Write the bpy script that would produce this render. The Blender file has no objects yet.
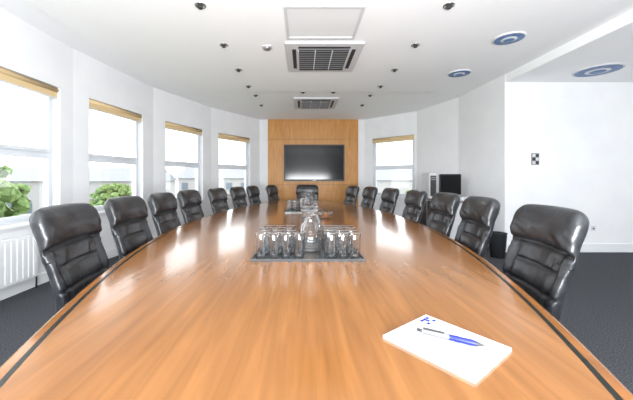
import bpy, bmesh, math, random
from mathutils import Vector, Matrix
random.seed(4)
S=bpy.context.scene
S.view_settings.view_transform='Standard'
S.view_settings.exposure=0.5

# ---------------------------------------------------------------- materials
def srgb(r,g,b):
    f=lambda c:(c/255/12.92) if c/255<=0.04045 else ((c/255+0.055)/1.055)**2.4
    return (f(r),f(g),f(b),1)
def mat(name,col,rough=0.5,metal=0.0,spec=0.5,coat=0.0,emis=None,es=0):
    m=bpy.data.materials.new(name); m.use_nodes=True
    b=m.node_tree.nodes['Principled BSDF']
    b.inputs['Base Color'].default_value=col
    b.inputs['Roughness'].default_value=rough
    b.inputs['Metallic'].default_value=metal
    b.inputs['Specular IOR Level'].default_value=spec
    b.inputs['Coat Weight'].default_value=coat
    if emis: 
        b.inputs['Emission Color'].default_value=emis; b.inputs['Emission Strength'].default_value=es
    return m
def noisy(m,c1,c2,scale=(1,1,1),nscale=5,detail=6,bump=0,bdist=0.01,lo=0.3,hi=0.7,distort=0.0):
    nt=m.node_tree; b=nt.nodes['Principled BSDF']
    tc=nt.nodes.new('ShaderNodeTexCoord'); mp=nt.nodes.new('ShaderNodeMapping')
    mp.inputs['Scale'].default_value=scale
    n=nt.nodes.new('ShaderNodeTexNoise'); n.inputs['Scale'].default_value=nscale; n.inputs['Detail'].default_value=detail
    n.inputs['Distortion'].default_value=distort
    r=nt.nodes.new('ShaderNodeValToRGB')
    r.color_ramp.elements[0].color=c1; r.color_ramp.elements[1].color=c2
    r.color_ramp.elements[0].position=lo; r.color_ramp.elements[1].position=hi
    L=nt.links.new
    L(tc.outputs['Object'],mp.inputs[0]); L(mp.outputs[0],n.inputs[0]); L(n.outputs[0],r.inputs[0]); L(r.outputs[0],b.inputs['Base Color'])
    if bump:
        bp=nt.nodes.new('ShaderNodeBump'); bp.inputs['Strength'].default_value=bump; bp.inputs['Distance'].default_value=bdist
        L(n.outputs[0],bp.inputs['Height']); L(bp.outputs[0],b.inputs['Normal'])
    return m
def glassmat(name,tint=(0.97,0.98,0.98,1),edge=(0.45,0.48,0.5,1),refl=0.5,blend=0.35,refr=False):
    m=bpy.data.materials.new(name); m.use_nodes=True; nt=m.node_tree; nt.nodes.clear()
    o=nt.nodes.new('ShaderNodeOutputMaterial'); mx=nt.nodes.new('ShaderNodeMixShader')
    if refr:
        t=nt.nodes.new('ShaderNodeBsdfRefraction'); t.inputs['Roughness'].default_value=0; t.inputs['IOR'].default_value=1.0
    else: t=nt.nodes.new('ShaderNodeBsdfTransparent')
    g=nt.nodes.new('ShaderNodeBsdfGlossy'); g.inputs['Roughness'].default_value=0.03
    lw=nt.nodes.new('ShaderNodeLayerWeight'); lw.inputs[0].default_value=blend
    cm=nt.nodes.new('ShaderNodeMix'); cm.data_type='RGBA'; cm.inputs[6].default_value=tint; cm.inputs[7].default_value=edge
    mu=nt.nodes.new('ShaderNodeMath'); mu.operation='MULTIPLY_ADD'; mu.inputs[1].default_value=refl; mu.inputs[2].default_value=0.04
    L=nt.links.new
    L(lw.outputs['Facing'],cm.inputs[0]); L(cm.outputs[2],t.inputs[0]); L(lw.outputs['Facing'],mu.inputs[0])
    L(mu.outputs[0],mx.inputs[0]); L(t.outputs[0],mx.inputs[1]); L(g.outputs[0],mx.inputs[2]); L(mx.outputs[0],o.inputs[0])
    return m

M={}
M['wall']=noisy(mat('white_wall_paint',srgb(244,244,245),0.7),srgb(236,237,240),srgb(241,242,243),nscale=3)
M['ceil']=noisy(mat('ceiling_paint',srgb(250,250,250),0.8),srgb(249,250,251),srgb(252,252,253),nscale=2)
M['trim']=mat('white_trim',srgb(236,238,240),0.35)
M['upvc']=mat('white_upvc',srgb(222,226,231),0.3)
M['carpet']=noisy(mat('grey_carpet',srgb(66,68,72),0.95,spec=0.1),srgb(42,44,48),srgb(96,98,103),nscale=110,detail=3,bump=0.4,bdist=0.004)
M['wood']=noisy(mat('cherry_veneer',srgb(150,98,48),0.2,spec=0.5,coat=0.3),srgb(124,80,40),srgb(150,101,55),scale=(9,0.6,1),nscale=3,detail=9,lo=0.28,hi=0.72,distort=0.5)
M['wood'].node_tree.nodes['Principled BSDF'].inputs['Coat Roughness'].default_value=0.08
M['edge']=noisy(mat('cherry_edge',srgb(140,90,44),0.2,coat=0.2),srgb(120,76,36),srgb(146,94,46),scale=(3,1,1),nscale=4)
M['inlay']=mat('dark_inlay',srgb(26,28,22),0.35,spec=.3)
M['panel']=noisy(mat('oak_panel',srgb(205,150,78),0.4),srgb(184,122,54),srgb(206,148,74),scale=(9,9,0.8),nscale=3,detail=8,distort=0.4)
M['leather']=noisy(mat('black_leather',srgb(30,30,33),0.34,spec=0.75),srgb(26,27,30),srgb(46,48,52),nscale=14,detail=5,bump=0.4,bdist=0.014)
M['blk']=mat('black_plastic',srgb(20,20,22),0.4)
M['scr']=mat('tv_screen',srgb(12,14,16),0.12,spec=.25)
M['chrome']=mat('chrome',srgb(200,202,205),0.2,metal=1)
M['alu']=mat('brushed_aluminium',srgb(150,150,152),0.4,metal=0.7)
M['glass']=glassmat('drinking_glass_mat',tint=(.98,.985,.99,1),edge=(0.42,0.45,0.47,1),refl=.8,blend=.4)
M['glass2']=glassmat('jug_glass_mat',tint=(.98,.985,.99,1),edge=(0.42,0.45,0.47,1),refl=.8,blend=.4,refr=True)
M['pane']=glassmat('window_pane',tint=(1,1,1,1),edge=(0.95,0.97,0.97,1),refl=0.1)
M['blind']=mat('cream_blind',srgb(220,194,148),0.8)
M['paper']=mat('white_paper',srgb(206,208,216),0.8,spec=.2)
M['blue']=mat('royal_blue',srgb(24,36,150),0.3)
M['cyan']=noisy(mat('speaker_blue',srgb(70,120,175),0.4),srgb(30,80,145),srgb(100,140,185),nscale=14)
M['orange']=noisy(mat('orange_sweets',srgb(235,130,50),0.4),srgb(225,95,30),srgb(250,190,110),nscale=30)
M['grille']=mat('grille_dark',srgb(50,50,52),0.6)
M['tray']=mat('dark_tray',srgb(60,62,63),0.15,metal=0.3)
M['bin']=mat('bin_grey',srgb(45,47,50),0.5)
M['offwhite']=mat('offwhite_plastic',srgb(212,213,216),0.4)
M['lamp']=mat('lamp_lens',srgb(120,118,112),0.3)
M['leaf']=noisy(mat('leaves',srgb(100,130,75),0.9,spec=.1),srgb(82,112,60),srgb(140,158,112),nscale=6)
M['bark']=mat('bark',srgb(110,90,70),0.9)
M['grass']=noisy(mat('grass',srgb(150,170,120),1),srgb(125,136,106),srgb(150,154,134),nscale=0.5)
M['brick']=mat('render_wall',srgb(160,160,162),0.9)
M['roof']=mat('slate_roof',srgb(128,132,140),0.8)
M['bwin']=mat('building_window',srgb(100,112,126),0.3)

# ---------------------------------------------------------------- mesh helper
class MB:
    def __init__(s,name):
        s.bm=bmesh.new(); s.name=name; s.mats=[]
    def mi(s,k):
        if k not in s.mats: s.mats.append(k)
        return s.mats.index(k)
    def box(s,lo,hi,k,T=None,bev=0):
        c=[(lo[i]+hi[i])/2 for i in range(3)]; d=[abs(hi[i]-lo[i]) for i in range(3)]
        m=Matrix.Translation(c)@Matrix.Diagonal((d[0],d[1],d[2],1))
        if T is not None: m=T@m
        r=bmesh.ops.create_cube(s.bm,size=1,matrix=m)
        vs=r['verts']; fs=set(f for v in vs for f in v.link_faces); i=s.mi(k)
        if bev:
            es=list(set(e for v in vs for e in v.link_edges))
            rr=bmesh.ops.bevel(s.bm,geom=es,offset=bev,segments=2,affect='EDGES')
            fs=set(f for f in fs if f.is_valid)|set(rr['faces'])
        for f in fs: f.material_index=i
    def loft(s,rings,k,cap=True,closed=True,smooth=True,capk=None):
        i=s.mi(k); V=[[s.bm.verts.new(p) for p in r] for r in rings]; n=len(rings[0])
        for a,b in zip(V[:-1],V[1:]):
            for j in range(n if closed else n-1):
                f=s.bm.faces.new((a[j],a[(j+1)%n],b[(j+1)%n],b[j])); f.material_index=i; f.smooth=smooth
        if cap:
            for r,rev in ((V[0],True),(V[-1],False)):
                f=s.bm.faces.new(list(reversed(r)) if rev else r); f.material_index=s.mi(capk) if capk else i
        return V
    def lathe(s,prof,k,T=None,n=28,cap=False,smooth=True):
        T=T or Matrix()
        rings=[[T@Vector((r*math.cos(2*math.pi*j/n),r*math.sin(2*math.pi*j/n),z)) for j in range(n)] for r,z in prof]
        return s.loft(rings,k,cap=cap,smooth=smooth)
    def tube(s,pts,rad,k,n=10,cap=True):
        pts=[Vector(p) for p in pts]; rings=[]
        for i,p in enumerate(pts):
            t=(pts[min(i+1,len(pts)-1)]-pts[max(i-1,0)]).normalized()
            u=t.orthogonal().normalized() if i==0 else (u-t*u.dot(t)).normalized()
            v=t.cross(u); r=rad[i] if isinstance(rad,(list,tuple)) else rad
            rings.append([p+u*r*math.cos(2*math.pi*j/n)+v*r*math.sin(2*math.pi*j/n) for j in range(n)])
        s.loft(rings,k,cap=cap)
    def done(s,loc=(0,0,0),rz=0,recalc=True):
        if recalc: bmesh.ops.recalc_face_normals(s.bm,faces=s.bm.faces)
        me=bpy.data.meshes.new(s.name); s.bm.to_mesh(me); s.bm.free()
        for k in s.mats: me.materials.append(M[k])
        o=bpy.data.objects.new(s.name,me); S.collection.objects.link(o)
        o.location=loc; o.rotation_euler=(0,0,rz); return o
def inst(o,loc,rz=0,name=None):
    c=bpy.data.objects.new(name or o.name.split('.')[0],o.data); S.collection.objects.link(c)
    c.location=loc; c.rotation_euler=(0,0,rz); return c
def simplebox(name,lo,hi,k,bev=0):
    b=MB(name); b.box(lo,hi,k,bev=bev); return b.done()

# ---------------------------------------------------------------- room shell
CE=3.0; CP=2.93; CS=2.87; TH=0.22
simplebox('floor',(-3.6,-1.9,-0.12),(8.2,9.3,0),'carpet')
simplebox('ceiling',(-3.6,-1.9,CE),(8.2,9.3,CE+0.12),'ceil')
b=MB('trim_ceiling_panel'); b.box((-2.62,-1.7,CP),(3.0,5.86,CE),'ceil'); b.done()
b=MB('trim_ceiling_soffit'); b.box((3.42,-1.7,CS),(8.0,5.06,CE),'ceil'); b.done()

HEAD=2.40; SILL=0.74
def segT(A,B):
    A=Vector((A[0],A[1],0)); B=Vector((B[0],B[1],0)); x=(B-A).normalized(); 
    y=Vector((x.y,-x.x,0))   # right-hand side of travel
    T=Matrix(((x.x,y.x,0,A.x),(x.y,y.y,0,A.y),(0,0,1,0),(0,0,0,1)))
    return T,(B-A).length
wn=[0]; sn=[0]
def window(T,a,b,z0,z1,depth):
    wn[0]+=1
    w=MB('window_%d'%wn[0]); f=0.055; y0=depth; y1=depth+0.06
    w.box((a,y0,z0),(b,y1,z0+f),'upvc',T); w.box((a,y0,z1-f),(b,y1,z1),'upvc',T)
    w.box((a,y0,z0+f),(a+f,y1,z1-f),'upvc',T); w.box((b-f,y0,z0+f),(b,y1,z1-f),'upvc',T)
    zt=1.55
    w.box((a+f,y0,zt-.035),(b-f,y1,zt+.035),'upvc',T)
    # opening upper sash, standing proud
    g=0.04; ys=y0-0.025
    for (p,q) in ((zt+.02,z1-f+.01),(z0+f-.01,zt-.02)):
        w.box((a+f-.01,ys,p),(b-f+.01,y0,p+g),'upvc',T); w.box((a+f-.01,ys,q-g),(b-f+.01,y0,q),'upvc',T)
        w.box((a+f-.01,ys,p+g),(a+f+g-.01,y0,q-g),'upvc',T); w.box((b-f-g+.01,ys,p+g),(b-f+.01,y0,q-g),'upvc',T)
    w.box((a+f,y0+.03,z0+f),(b-f,y0+.034,z1-f),'pane',T)
    m=(a+b)/2
    w.box((m-.06,ys-.03,zt+.03),(m+.06,ys,zt+.05),'offwhite',T)
    w.done()
    bl=MB('roller_blind'); bl.box((a+.01,0.03,z1-.13),(b-.01,0.045,z1-.03),'blind',T)
    bl.tube([T@Vector((a+.01,.04,z1-.035)),T@Vector((b-.01,.04,z1-.035))],0.03,'blind',n=14)
    bl.box((a+.01,.028,z1-.145),(b-.01,.048,z1-.13),'offwhite',T); bl.done()
def wallseg(wm,A,B,wins,ext=(0.06,0.06),top=CE):
    T,L=segT(A,B)
    xs=-ext[0]; 
    for (a,b) in wins:
        wm.box((xs,0,0),(a,TH,top),'wall',T)
        wm.box((a,0,0),(b,TH,SILL),'wall',T); wm.box((a,0,HEAD),(b,TH,top),'wall',T)
        xs=b; window(T,a,b,SILL,HEAD,0.10)
        sn[0]+=1
        s=MB('trim_sill_%d'%sn[0]); s.box((a-.02,-0.05,SILL-.03),(b+.02,0.0,SILL),'trim',T,bev=.006); s.box((a+.001,0,SILL),(b-.001,.10,SILL+.012),'trim',T);s.done()
    wm.box((xs,0,0),(L+ext[1],TH,top),'wall',T)
    return T,L
# left side: travel so that outward is on the right -> go from far to near
LP=[(-1.30,9.0),(-2.28,7.43),(-2.88,5.77),(-3.10,4.04),(-3.10,2.1),(-3.10,-1.7)]
wl=MB('wall_left'); bb=MB('baseboard_left')
spec=[(.42,1.62),(.30,1.47),(.30,1.48),(.21,1.66),None]
for i in range(5):
    A,B=LP[i],LP[i+1]; T,L=segT(A,B)
    w=[spec[i]] if spec[i] else [(.2,1.65),(2.0,3.4)]  # last stretch is out of view; its windows are added to let light in
    wallseg(wl,B and A,B,w)
    bb.box((0,-.018,0),(L,0,.12),'trim',T)
wl.done(); bb.done()
# right side curved wall: from near corner to far
RP=[(3.41,5.07),(3.37,6.5),(2.98,7.86),(1.85,9.0)]
wr=MB('wall_right_curved'); bb=MB('baseboard_right_curved')
for i,w in enumerate(([],[],[(.07,1.35)])):
    T,L=segT(RP[i],RP[i+1])
    wallseg(wr,RP[i],RP[i+1],w,ext=(0.0 if i==0 else .06,.06))
    bb.box((0,-.018,0),(L,0,.12),'trim',T)
wr.done(); bb.done()
simplebox('wall_far',(-1.45,9.0,0),(2.0,9.2,CE),'wall')
simplebox('wall_right_return',(3.41,5.07,0),(8.0,5.29,CE),'wall')
simplebox('baseboard_right_return',(3.41,5.05,0),(7.98,5.07,.14),'trim')
simplebox('wall_right',(8.0,-1.7,0),(8.2,5.29,CE),'wall')
simplebox('wall_back',(-3.32,-1.9,0),(8.2,-1.7,CE),'wall')

# wood panelling with shadow gaps
b=MB('wood_wall_panelling'); 
b.box((-1.05,8.975,0),(1.65,9.0,CE),'blk')
xs=[-1.05,-.62,1.22,1.65]; zs=[0,1.05,2.4,CE]
for i in range(3):
    for j in range(3):
        b.box((xs[i]+.003,8.95,zs[j]+.003),(xs[i+1]-.003,8.975,zs[j+1]-.003),'panel')
b.done()
b=MB('wall_television')
b.box((-.57,8.87,1.16),(1.23,8.95,2.24),'blk',bev=.012)
b.box((-.53,8.865,1.21),(1.19,8.872,2.20),'scr'); b.box((.28,8.864,1.175),(.38,8.87,1.19),'alu'); b.done()

# ---------------------------------------------------------------- ceiling kit
def ac(x,y,z):
    a=MB('ceiling_air_conditioner'); h=.50
    a.box((-h,-h,-.03),(h,h,0),'offwhite',bev=.012)
    a.box((-.33,-.33,-.04),(.33,.33,-.029),'grille')
    for k in range(9):
        yy=-.30+k*.075; a.box((-.33,yy-.003,-.046),(.33,yy+.003,-.04),'alu')
    for xx in (-.33,-.11,.11,.33): a.box((xx-.006,-.33,-.054),(xx+.006,.33,-.04),'offwhite')
    for sx,sy in ((1,0),(-1,0),(0,1),(0,-1)):
        if sx: a.box((sx*.385-.025,-.33,-.034),(sx*.385+.025,.33,-.028),'grille')
        else: a.box((-.33,sy*.385-.025,-.034),(.33,sy*.385+.025,-.028),'grille')
    return a.done((x,y,z))
ac(.27,4.18,CP); ac(.29,7.0,CE)
b=MB('ceiling_access_hatch'); 
for lo,hi in (((-.40,-.34),(.40,-.31)),((-.40,.31),(.40,.34)),((-.40,-.31),(-.37,.31)),((.37,-.31),(.40,.31))):
    b.box((lo[0],lo[1],-.02),(hi[0],hi[1],0),'offwhite')
b.box((-.37,-.31,-.008),(.37,.31,0),'trim'); b.done((.21,3.25,CP))
d=MB('recessed_downlight')
d.lathe([(.03,0),(.03,-.004),(.052,-.008),(.055,0)],'chrome'); d.lathe([(.0005,-.002),(.031,-.003)],'lamp')
d.tube([(0,0,0),(0,0,-.03)],.022,'grille')
d0=d.done((-1.0,2.92,CP)); first=True
for y in (2.92,3.79,4.66,5.5,6.35,7.2):
    for x in (-1.0,1.42):
        if first: first=False; continue
        inst(d0,(x,y,CP if y<5.86 else CE))
for x,y in ((.0,6.1),(.62,6.1)): inst(d0,(x,y,CP if y<5.86 else CE))
b=MB('smoke_detector'); b.box((-.06,-.06,-.012),(.06,.06,0),'offwhite',bev=.004); b.lathe([(.045,-.012),(.04,-.035),(.0005,-.04)],'alu'); b.done((-.46,3.85,CP))
def speaker(x,y,z,r):
    s=MB('ceiling_speaker'); s.lathe([(r,0),(r,-.012),(r*.92,-.018),(r*.86,-.008)],'offwhite',n=40)
    s.lathe([(r*.95,-.016),(r*.5,-.02)],'cyan',n=40); s.lathe([(r*.5,-.020),(r*.45,-.026),(.0005,-.03)],'offwhite',n=40)
    s.lathe([(r*.34,-.03),(r*.28,-.036),(.0005,-.037)],'cyan',n=40)
    s.done((x,y,z))
speaker(2.47,3.6,CP,.17); speaker(2.5,4.8,CP,.17); speaker(4.42,4.5,CS,.29)

# ---------------------------------------------------------------- table
TY0,TY1=.1,6.7; CX=0.0
def wtab(y): return 1.30-.0725*(y-3.4)**2
out=[]
N=48
for i in range(N+1): y=TY0+(TY1-TY0)*i/N; out.append((wtab(y),y))
we=wtab(TY1)
for i in range(1,16): x=we*(1-2*i/16); out.append((x,TY1+.15*(1-(x/we)**2)))
for i in range(N+1): y=TY1-(TY1-TY0)*i/N; out.append((-wtab(y),y))
for i in range(1,16): x=-we*(1-2*i/16); out.append((x,TY0-.15*(1-(x/we)**2)))
def offs(P,d):
    n=len(P); R=[]
    for i in range(n):
        p0,p,p1=Vector(P[i-1]),Vector(P[i]),Vector(P[(i+1)%n])
        a=(p-p0).normalized(); c=(p1-p).normalized()
        na=Vector((-a.y,a.x)); nc=Vector((-c.y,c.x)); m=(na+nc).normalized()
        R.append(p+m*(d/max(.4,m.dot(na))))
    return R
def ring(d,z): return [(p[0]+CX,p[1],z) for p in offs(out,d)]
b=MB('conference_table'); Z=.75
V=b.loft([ring(.036,Z),ring(.053,Z)],'inlay',cap=False,smooth=False)
b.bm.faces.new([v for v in V[1]]).material_index=b.mi('wood')
b.loft([ring(.036,Z),ring(.012,Z),ring(.004,Z-.003),ring(0,Z-.012),ring(0,Z-.03)],'edge',cap=False,smooth=False)
b.loft([ring(0,Z-.03),ring(.01,Z-.034),ring(.01,Z-.045)],'inlay',cap=False,smooth=False)
V=b.loft([ring(.01,Z-.045),ring(.12,Z-.05)],'edge',cap=False,smooth=False)
b.bm.faces.new([v for v in V[1]]).material_index=b.mi('edge')
for yc in (1.3,3.4,5.5):
    b.box((-.32,yc-.35,.0),(.32,yc+.35,.06),'inlay',bev=.01); b.box((-.26,yc-.28,.06),(.26,yc+.28,Z-.05),'edge',bev=.02)
b.done()

# ---------------------------------------------------------------- chair
def se(a,bt,n,cnt):
    R=[]
    for j in range(cnt):
        t=2*math.pi*j/cnt; c,s=math.cos(t),math.sin(t)
        R.append((a*math.copysign(abs(c)**(2/n),c),bt*math.copysign(abs(s)**(2/n),s)))
    return R
def G(v,c,w): return math.exp(-((v-c)/w)**2)
def interp(v,pts):
    for (a,x),(b_,y) in zip(pts[:-1],pts[1:]):
        if v<=b_:
            t=(v-a)/(b_-a); t=t*t*(3-2*t); return x+(y-x)*t
    return pts[-1][1]
c=MB('leather_office_chair')
rings=[]; NV=90
for i in range(NV+1):
    v=i/NV; v=1-(1-v)**1.15; z=.42+.675*v
    a=interp(v,[(0,.215),(.45,.248),(.72,.262),(.9,.262),(1,.252)])
    yc=interp(v,[(0,.03),(.28,.045),(.72,-.02),(1,-.06)])
    bt=interp(v,[(0,.04),(.3,.05),(.65,.042),(.85,.066),(1,.058)])
    e=(v/.05) if v<.5 else (1-v)/.085
    k=math.sqrt(max(0,1-(1-min(1,e))**2)) if e<1 else 1
    k=max(k,.05); aa=a*(0.80+.20*k); bb_=bt*k
    R=[]
    for (x,y) in se(aa,bb_,2.9,56):
        u=abs(x)/a
        if y>0:
            dp=.026*G(v,.69,.02)+.012*G(v,.36,.014)+.016*G(v,.53,.012)*(u<.72)
            if v<.69: dp+=.018*G(u,.74,.06)
            dp+=.007*math.sin(x*60+v*17)*G(v,.6,.08)+.004*math.sin(x*45-v*40)*G(v,.78,.06)
            y-=min(dp,y*1.2)*1.0
        y+=.05*u*u
        R.append((x,yc+y,z-.012*u**4*(v>.6)))
    rings.append(R)
c.loft(rings,'leather')
rings=[]; NS=44
for i in range(NS+1):
    v=i/NS; y=.03+.47*v; e=min(v,1-v)/.09
    k=max(.08,math.sqrt(max(0,1-(1-min(1,e))**2)) if e<1 else 1)
    a=interp(v,[(0,.235),(.5,.26),(1,.24)]); zc=.46-.03*max(0,v-.8)/.2
    rings.append([(x,y,zc+zz-(.012*G(abs(x)/a,.75,.05)+.012*G(v,.5,.02) if zz>0 else 0)) for x,zz in se(a*(.85+.15*k),.055*k,3.2,48)])
c.loft(rings,'leather')
c.box((-.12,.1,.385),(.12,.4,.412),'blk',bev=.006)
c.tube([(0,.2,.39),(0,.0,.385),(0,-.04,.43),(0,-.045,.60)],.022,'blk')
c.tube([(0,.25,.07),(0,.25,.22)],.032,'blk',n=16); c.tube([(0,.25,.22),(0,.25,.39)],.02,'chrome',n=16)
for k in range(5):
    t=2*math.pi*k/5+.3; dx,dy=math.cos(t),math.sin(t)
    c.tube([(0+dx*.02,.25+dy*.02,.10),(dx*.15,.25+dy*.15,.09),(dx*.29,.25+dy*.29,.068)],[.03,.023,.016],'chrome')
    px,py=dx*.29,.25+dy*.29
    for sd in (-.018,.018):
        c.tube([(px-dy*(sd-.009),py+dx*(sd-.009),.028),(px-dy*(sd+.009),py+dx*(sd+.009),.028)],.028,'blk',n=14)
    c.tube([(px,py,.028),(px,py,.07)],.008,'blk')
pos=[]
for x,y in ((-1.36,1.75),(-1.46,2.5),(-1.49,3.2),(-1.49,3.95),(-1.35,4.75),(-1.17,5.4),(-1.0,6.02),(-.68,6.62)):
    pos.append((x,y,Vector((1,-.145*(y-3.4)*.7))))
for x,y in ((1.33,1.65),(1.43,2.45),(1.48,3.15),(1.46,3.9),(1.36,4.7),(1.2,5.4),(1.0,6.1)):
    pos.append((x,y,Vector((-1,-.145*(y-3.4)*.7))))
pos.append((.1,7.02,Vector((0,-1))))
ch=None
for x,y,dv in pos:
    rz=math.atan2(-dv.x,dv.y)+random.uniform(-.06,.06)
    if ch is None: ch=c.done((x,y,0),rz)
    else: inst(ch,(x,y,0),rz)

# ---------------------------------------------------------------- glassware
TT=Z
def tray(x0,x1,y0,y1):
    t=MB('serving_tray'); t.box((x0,y0,TT),(x1,y1,TT+.008),'tray',bev=.003)
    r=.012
    t.box((x0,y0,TT+.008),(x1,y0+r,TT+.016),'tray');t.box((x0,y1-r,TT+.008),(x1,y1,TT+.016),'tray')
    t.box((x0,y0+r,TT+.008),(x0+r,y1-r,TT+.016),'tray');t.box((x1-r,y0+r,TT+.008),(x1,y1-r,TT+.016),'tray')
    return t.done()
tray(-.315,.375,1.79,2.42)
def glassobj(k,nm='drinking_glass'):
    g=MB(nm)
    g.lathe([(.026,.001),(.030,.005),(.0365,.155)],k)
    g.lathe([(.0365,.155),(.0340,.1565)],'chrome')
    g.lathe([(.0005,.012),(.029,.012)],k)
    g.lathe([(.0262,.0),(.0305,.004),(.0308,.007)],'chrome')
    return g
gl=gl2=None
gp=[]
for j,y in enumerate((1.86,1.95,2.05,2.15)):
    for i in range(4 if j==0 else 3):
        gp.append((-.265+i*.08+(j%2)*.02,y,j))
    for i in range(3):
        gp.append((.175+i*.074-(j%2)*.01,y,j))
for x,y,j in gp:
    x+=random.uniform(-.004,.004); l=(x,y+random.uniform(-.004,.004),TT+.0085)
    if j<2:
        if gl is None: gl=glassobj('glass').done(l,recalc=False)
        else: inst(gl,l)
    else:
        if gl2 is None: gl2=glassobj('glass2').done(l,recalc=False)
        else: inst(gl2,l)
def jug():
    j=MB('glass_water_jug')
    prof=[(.0005,.001),(.062,.001),(.075,.01),(.086,.06),(.082,.11),(.060,.175),(.048,.215),(.052,.25),(.060,.275)]
    n=32
    def rr(pr):
        o=[]
        for r,z in pr:
            R=[]
            for k in range(n):
                t=2*math.pi*k/n; q=r
                if z>.2: q+=.03*max(0,math.cos(t-math.pi))**6*(z-.2)/.075
                R.append((q*math.cos(t),q*math.sin(t),z))
            o.append(R)
        return o
    j.loft(rr(prof),'glass2',cap=False)
    j.loft(rr([(prof[-1][0],.275),(prof[-1][0]-.004,.277)]),'chrome',cap=False)
    j.tube([(.050,0,.245),(.085,0,.25),(.112,0,.22),(.118,0,.17),(.108,0,.12),(.084,0,.09)],.008,'glass2')
    return j
jg=jug().done((.045,2.02,TT+.0085),math.radians(-60),recalc=False)
inst(jg,(.06,2.29,TT+.0085),math.radians(30))
inst(jg,(.02,4.45,TT+.0085),math.radians(60)); inst(jg,(.1,4.85,TT+.0085),math.radians(10))
tray(-.26,.26,4.3,5.0)
for x,y in ((-.2,4.38),(-.12,4.38),(-.2,4.48),(-.12,4.48),(-.2,4.6),(-.12,4.6),(-.04,4.65),(.18,4.4),(.18,4.5),(.2,4.62),(-.16,4.75)):
    inst(gl,(x,y,TT+.0085))
bw=MB('glass_sweet_bowl')
bw.lathe([(.0005,.001),(.045,.001),(.075,.03),(.092,.085),(.089,.085),(.072,.033),(.0005,.008)],'glass')
for k in range(60):
    r=.068*math.sqrt(random.random()); t=random.random()*6.28; zz=.03+random.random()*.06*(1-r/.09)
    m=Matrix.Translation((r*math.cos(t)*.85,r*math.sin(t)*.85,zz))@Matrix.Diagonal((.013,.013,.010,1))
    q=bmesh.ops.create_icosphere(bw.bm,subdivisions=1,radius=1,matrix=m)
    i=bw.mi('orange')
    for f in set(f for v in q['verts'] for f in v.link_faces): f.material_index=i; f.smooth=True
bw.done((.275,3.66,TT),recalc=False)

# ---------------------------------------------------------------- notepad + pen
A,B_,C_,D_=Vector((.25,.9375)),Vector((.442,1.079)),Vector((.603,.867)),Vector((.418,.728))
n=MB('notepad'); PT=.009
def quad(o,pts,z,k):
    f=o.bm.faces.new([o.bm.verts.new((p[0],p[1],z)) for p in pts]); f.material_index=o.mi(k)
n.loft([[(p[0],p[1],TT+z) for p in (D_,C_,B_,A)] for z in (0.0003,.004,.007,PT)],'paper',smooth=False)
U=(C_-B_); W=(A-B_)
def PP(u,w): return B_+U*u+W*w
for i in range(3):
    for jx in range(3):
        if (i+jx)%2==0 or i==0: quad(n,[PP(.05+i*.045,.06+jx*.07),PP(.05+i*.045,.12+jx*.07),PP(.09+i*.045,.12+jx*.07),PP(.09+i*.045,.06+jx*.07)],TT+PT+.0004,'blue')
quad(n,[PP(.92,.3),PP(.92,.72),PP(.925,.72),PP(.925,.3)],TT+PT+.0004,'alu')
n.done(recalc=False)
p=MB('ballpoint_pen')
P0=Vector((.363,.955)); P1=Vector((.523,.862)); Lp=(P1-P0).length
def seg(pr,k): p.lathe([(r,z*Lp) for r,z in pr],k,n=16)
seg([(.0005,0),(.0045,0),(.0048,.06),(.0048,.08)],'grille')
seg([(.0048,.08),(.0068,.1),(.0078,.5),(.0076,.55)],'alu')
seg([(.0076,.55),(.0086,.6),(.0078,.7),(.0086,.8),(.0068,.88)],'blue')
seg([(.0068,.88),(.0018,.985),(.0005,1)],'grille')
seg([(.0081,.5),(.0081,.55)],'blue')
p.box((.007,-.003,.1*Lp),(.0105,.003,.42*Lp),'grille')
po=p.done()
d=(P1-P0).normalized()
zx=Vector((d.x,d.y,0)); up=Vector((0,0,1)); yy=zx.cross(up)
po.matrix_world=Matrix(((up.x,yy.x,zx.x,P0.x),(up.y,yy.y,zx.y,P0.y),(up.z,yy.z,zx.z,TT+PT+.0091),(0,0,0,1)))

# ---------------------------------------------------------------- right-hand furniture
s=MB('sideboard'); x0,x1,y0,y1=2.62,3.2,5.4,6.75
s.box((x0+.03,y0+.03,0),(x1-.01,y1-.03,.06),'blk'); s.box((x0,y0,.06),(x1,y1,.80),'offwhite'); s.box((x0-.02,y0-.02,.80),(x1+.01,y1+.02,.83),'trim',bev=.005)
for i in range(3):
    a=y0+.01+i*.447; s.box((x0-.018,a,.08),(x0,a+.435,.785),'trim',bev=.004); s.box((x0-.03,a+.38,.5),(x0-.018,a+.395,.62),'chrome')
s.done()
m=MB('desktop_monitor')
m.box((-.21,-.02,.08),(.21,.03,.50),'blk',bev=.01); m.box((-.19,-.024,.10),(.19,-.019,.48),'scr')
m.box((-.03,.0,.02),(.03,.03,.10),'blk'); m.box((-.11,-.08,0),(.11,.09,.02),'blk',bev=.005); m.done((3.0,6.12,.83),math.radians(-8))
m=MB('computer_tower'); m.box((-.08,-.2,0),(.08,.2,.52),'offwhite',bev=.01); m.box((-.06,-.206,.05),(.06,-.199,.47),'grille')
m.box((-.05,-.21,.38),(.05,-.205,.40),'alu'); m.box((-.05,-.21,.42),(.05,-.205,.44),'alu'); m.done((2.67,6.35,.83))
cu=MB('white_teacup'); cu.lathe([(.0005,0),(.06,.004),(.072,.012),(.07,.014),(.03,.008)],'trim'); cu.lathe([(.02,.008),(.028,.012),(.038,.065),(.035,.065),(.024,.015),(.0005,.012)],'trim')
cu.tube([(.036,0,.055),(.058,0,.05),(.055,0,.025),(.03,0,.022)],.004,'trim')
co=None
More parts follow.
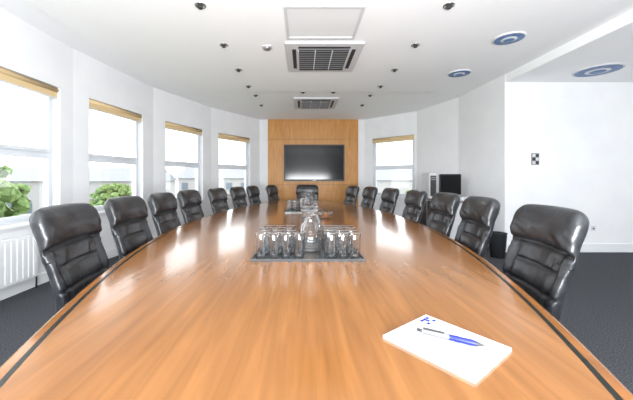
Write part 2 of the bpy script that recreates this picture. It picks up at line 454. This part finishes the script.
for x,y in ((2.75,5.5),(2.92,5.5),(3.08,5.52),(2.76,5.68),(2.94,5.7),(3.1,5.7)):
    if co is None: co=cu.done((x,y,.831),.5,recalc=False)
    else: inst(co,(x,y,.831),random.random()*3)
w=MB('waste_bin'); w.lathe([(.0005,0),(.10,0),(.13,.38),(.135,.385),(.128,.385),(.097,.01),(.0005,.01)],'bin'); w.done((3.08,4.75,0),recalc=False)
w=MB('light_switch_plate'); w.box((-.065,-.012,-.1),(.065,0,.1),'alu',bev=.003)
for i in range(2):
    for j in range(3): w.box((-.05+i*.055,-.018,-.085+j*.06),(-.005+i*.055,-.011,-.037+j*.06),'grille' if (i+j)%2 else 'offwhite')
w.done((3.92,5.07,1.57))
w=MB('power_socket'); w.box((-.04,-.01,-.04),(.04,0,.04),'offwhite',bev=.003); w.box((-.012,-.013,-.012),(.012,-.009,.012),'grille'); w.done((4.9,5.07,.4))
# radiators
r=MB('panel_radiator'); r.box((.03,-.72,.14),(.10,.72,.62),'trim',bev=.008)
for i in range(22): r.box((.1,-.69+i*.064,.17),(.108,-.655+i*.064,.59),'trim',bev=.003)
r.box((.002,-.5,.3),(.03,-.45,.4),'trim'); r.box((.002,.45,.3),(.03,.5,.4),'trim'); r.tube([(.06,.74,0),(.06,.74,.2),(.06,.70,.2)],.01,'chrome'); r0=r.done((-3.1,2.68,0))
inst(r0,(-3.1,.5,0))

# ---------------------------------------------------------------- outside
simplebox('ground_outside',(-80,-40,-3.3),(60,90,-3.2),'grass')
def tree(x,y,h,r,nm='tree'):
    t=MB(nm); t.tube([(0,0,-3.2),(.1,0,-1),(0,0,h-.6*r)],[.18,.14,.06],'bark')
    for k in range(130):
        a=random.random()*6.28; e=random.uniform(-.9,1); q=r*random.uniform(.3,1.0)*math.sqrt(1-e*e*.8)
        m_=Matrix.Translation((q*math.cos(a),q*math.sin(a),h-r*.9+e*r*.75))
        rr=bmesh.ops.create_icosphere(t.bm,subdivisions=2,radius=r*random.uniform(.08,.18),matrix=m_)
        i=t.mi('leaf')
        for v in rr['verts']: v.co+=Vector([random.uniform(-.06,.06)*r for _ in range(3)])
        for f in set(f for v in rr['verts'] for f in v.link_faces): f.material_index=i
    return t.done((x,y,0))
tree(-10.2,8.7,2.05,1.6); tree(-13.0,21,.9,1.4); tree(-16.2,25,.6,1.6); tree(14,34,1.2,2.0)
def house(x,y,w,dp,h,rh):
    o=MB('building'); o.box((-w/2,-dp/2,-3.2),(w/2,dp/2,h),'brick')
    o.loft([[(-w/2-.3,-dp/2-.3,h),(-w/2-.3,dp/2+.3,h),(-w/2-.3,0,h+rh)],[(w/2+.3,-dp/2-.3,h),(w/2+.3,dp/2+.3,h),(w/2+.3,0,h+rh)]],'roof',smooth=False)
    nn=int(w/2.2)
    for i in range(nn):
        for z in (-2,-.1+0):
            xx=-w/2+1.1+i*(w-2.2)/max(1,nn-1)
            if z+1<h: o.box((xx-.5,-dp/2-.03,z-.5),(xx+.5,-dp/2,z+.6),'bwin')
    return o.done((x,y,0),)
house(-26,36,18,8,.9,1.6); house(-13,52,14,8,1.2,2.0); house(18,50,16,8,.9,2.2); house(-33,20,10,8,.9,1.8)

# ---------------------------------------------------------------- light
W=bpy.data.worlds.new('World'); S.world=W; W.use_nodes=True
bg=W.node_tree.nodes['Background']; bg.inputs[0].default_value=(.95,.97,1,1); bg.inputs[1].default_value=3.1
def area(name,loc,rot,sx,sy,pw,col=(1,1,1)):
    l=bpy.data.lights.new(name,'AREA'); l.shape='RECTANGLE'; l.size=sx; l.size_y=sy; l.energy=pw; l.color=col
    o=bpy.data.objects.new(name,l); o.location=loc; o.rotation_euler=rot; S.collection.objects.link(o); return o
area('added_ceiling_fill',(0.3,-1.25,1.15),(math.radians(130),0,0),2.6,0.6,300,(.95,.98,1))  # unseen lamp behind the camera, added to brighten the ceiling
area('added_side_room_fill',(5.9,.8,2.8),(0,0,0),1.6,2.6,15)  # fill lamp added out of view to light the side room
area('added_side_room_upfill',(5.9,.0,1.2),(math.radians(165),0,0),1.6,1.6,40)  # added upward fill standing in for bounced light, out of view

# ---------------------------------------------------------------- camera
cam=bpy.data.cameras.new('Camera'); co_=bpy.data.objects.new('Camera',cam); S.collection.objects.link(co_)
co_.location=(0,0,1.25); co_.rotation_euler=(math.radians(90),0,0)
cam.sensor_width=36; cam.lens=300/633*36; cam.shift_x=13.5/633; cam.shift_y=-22/633; cam.clip_start=.02
S.camera=co_
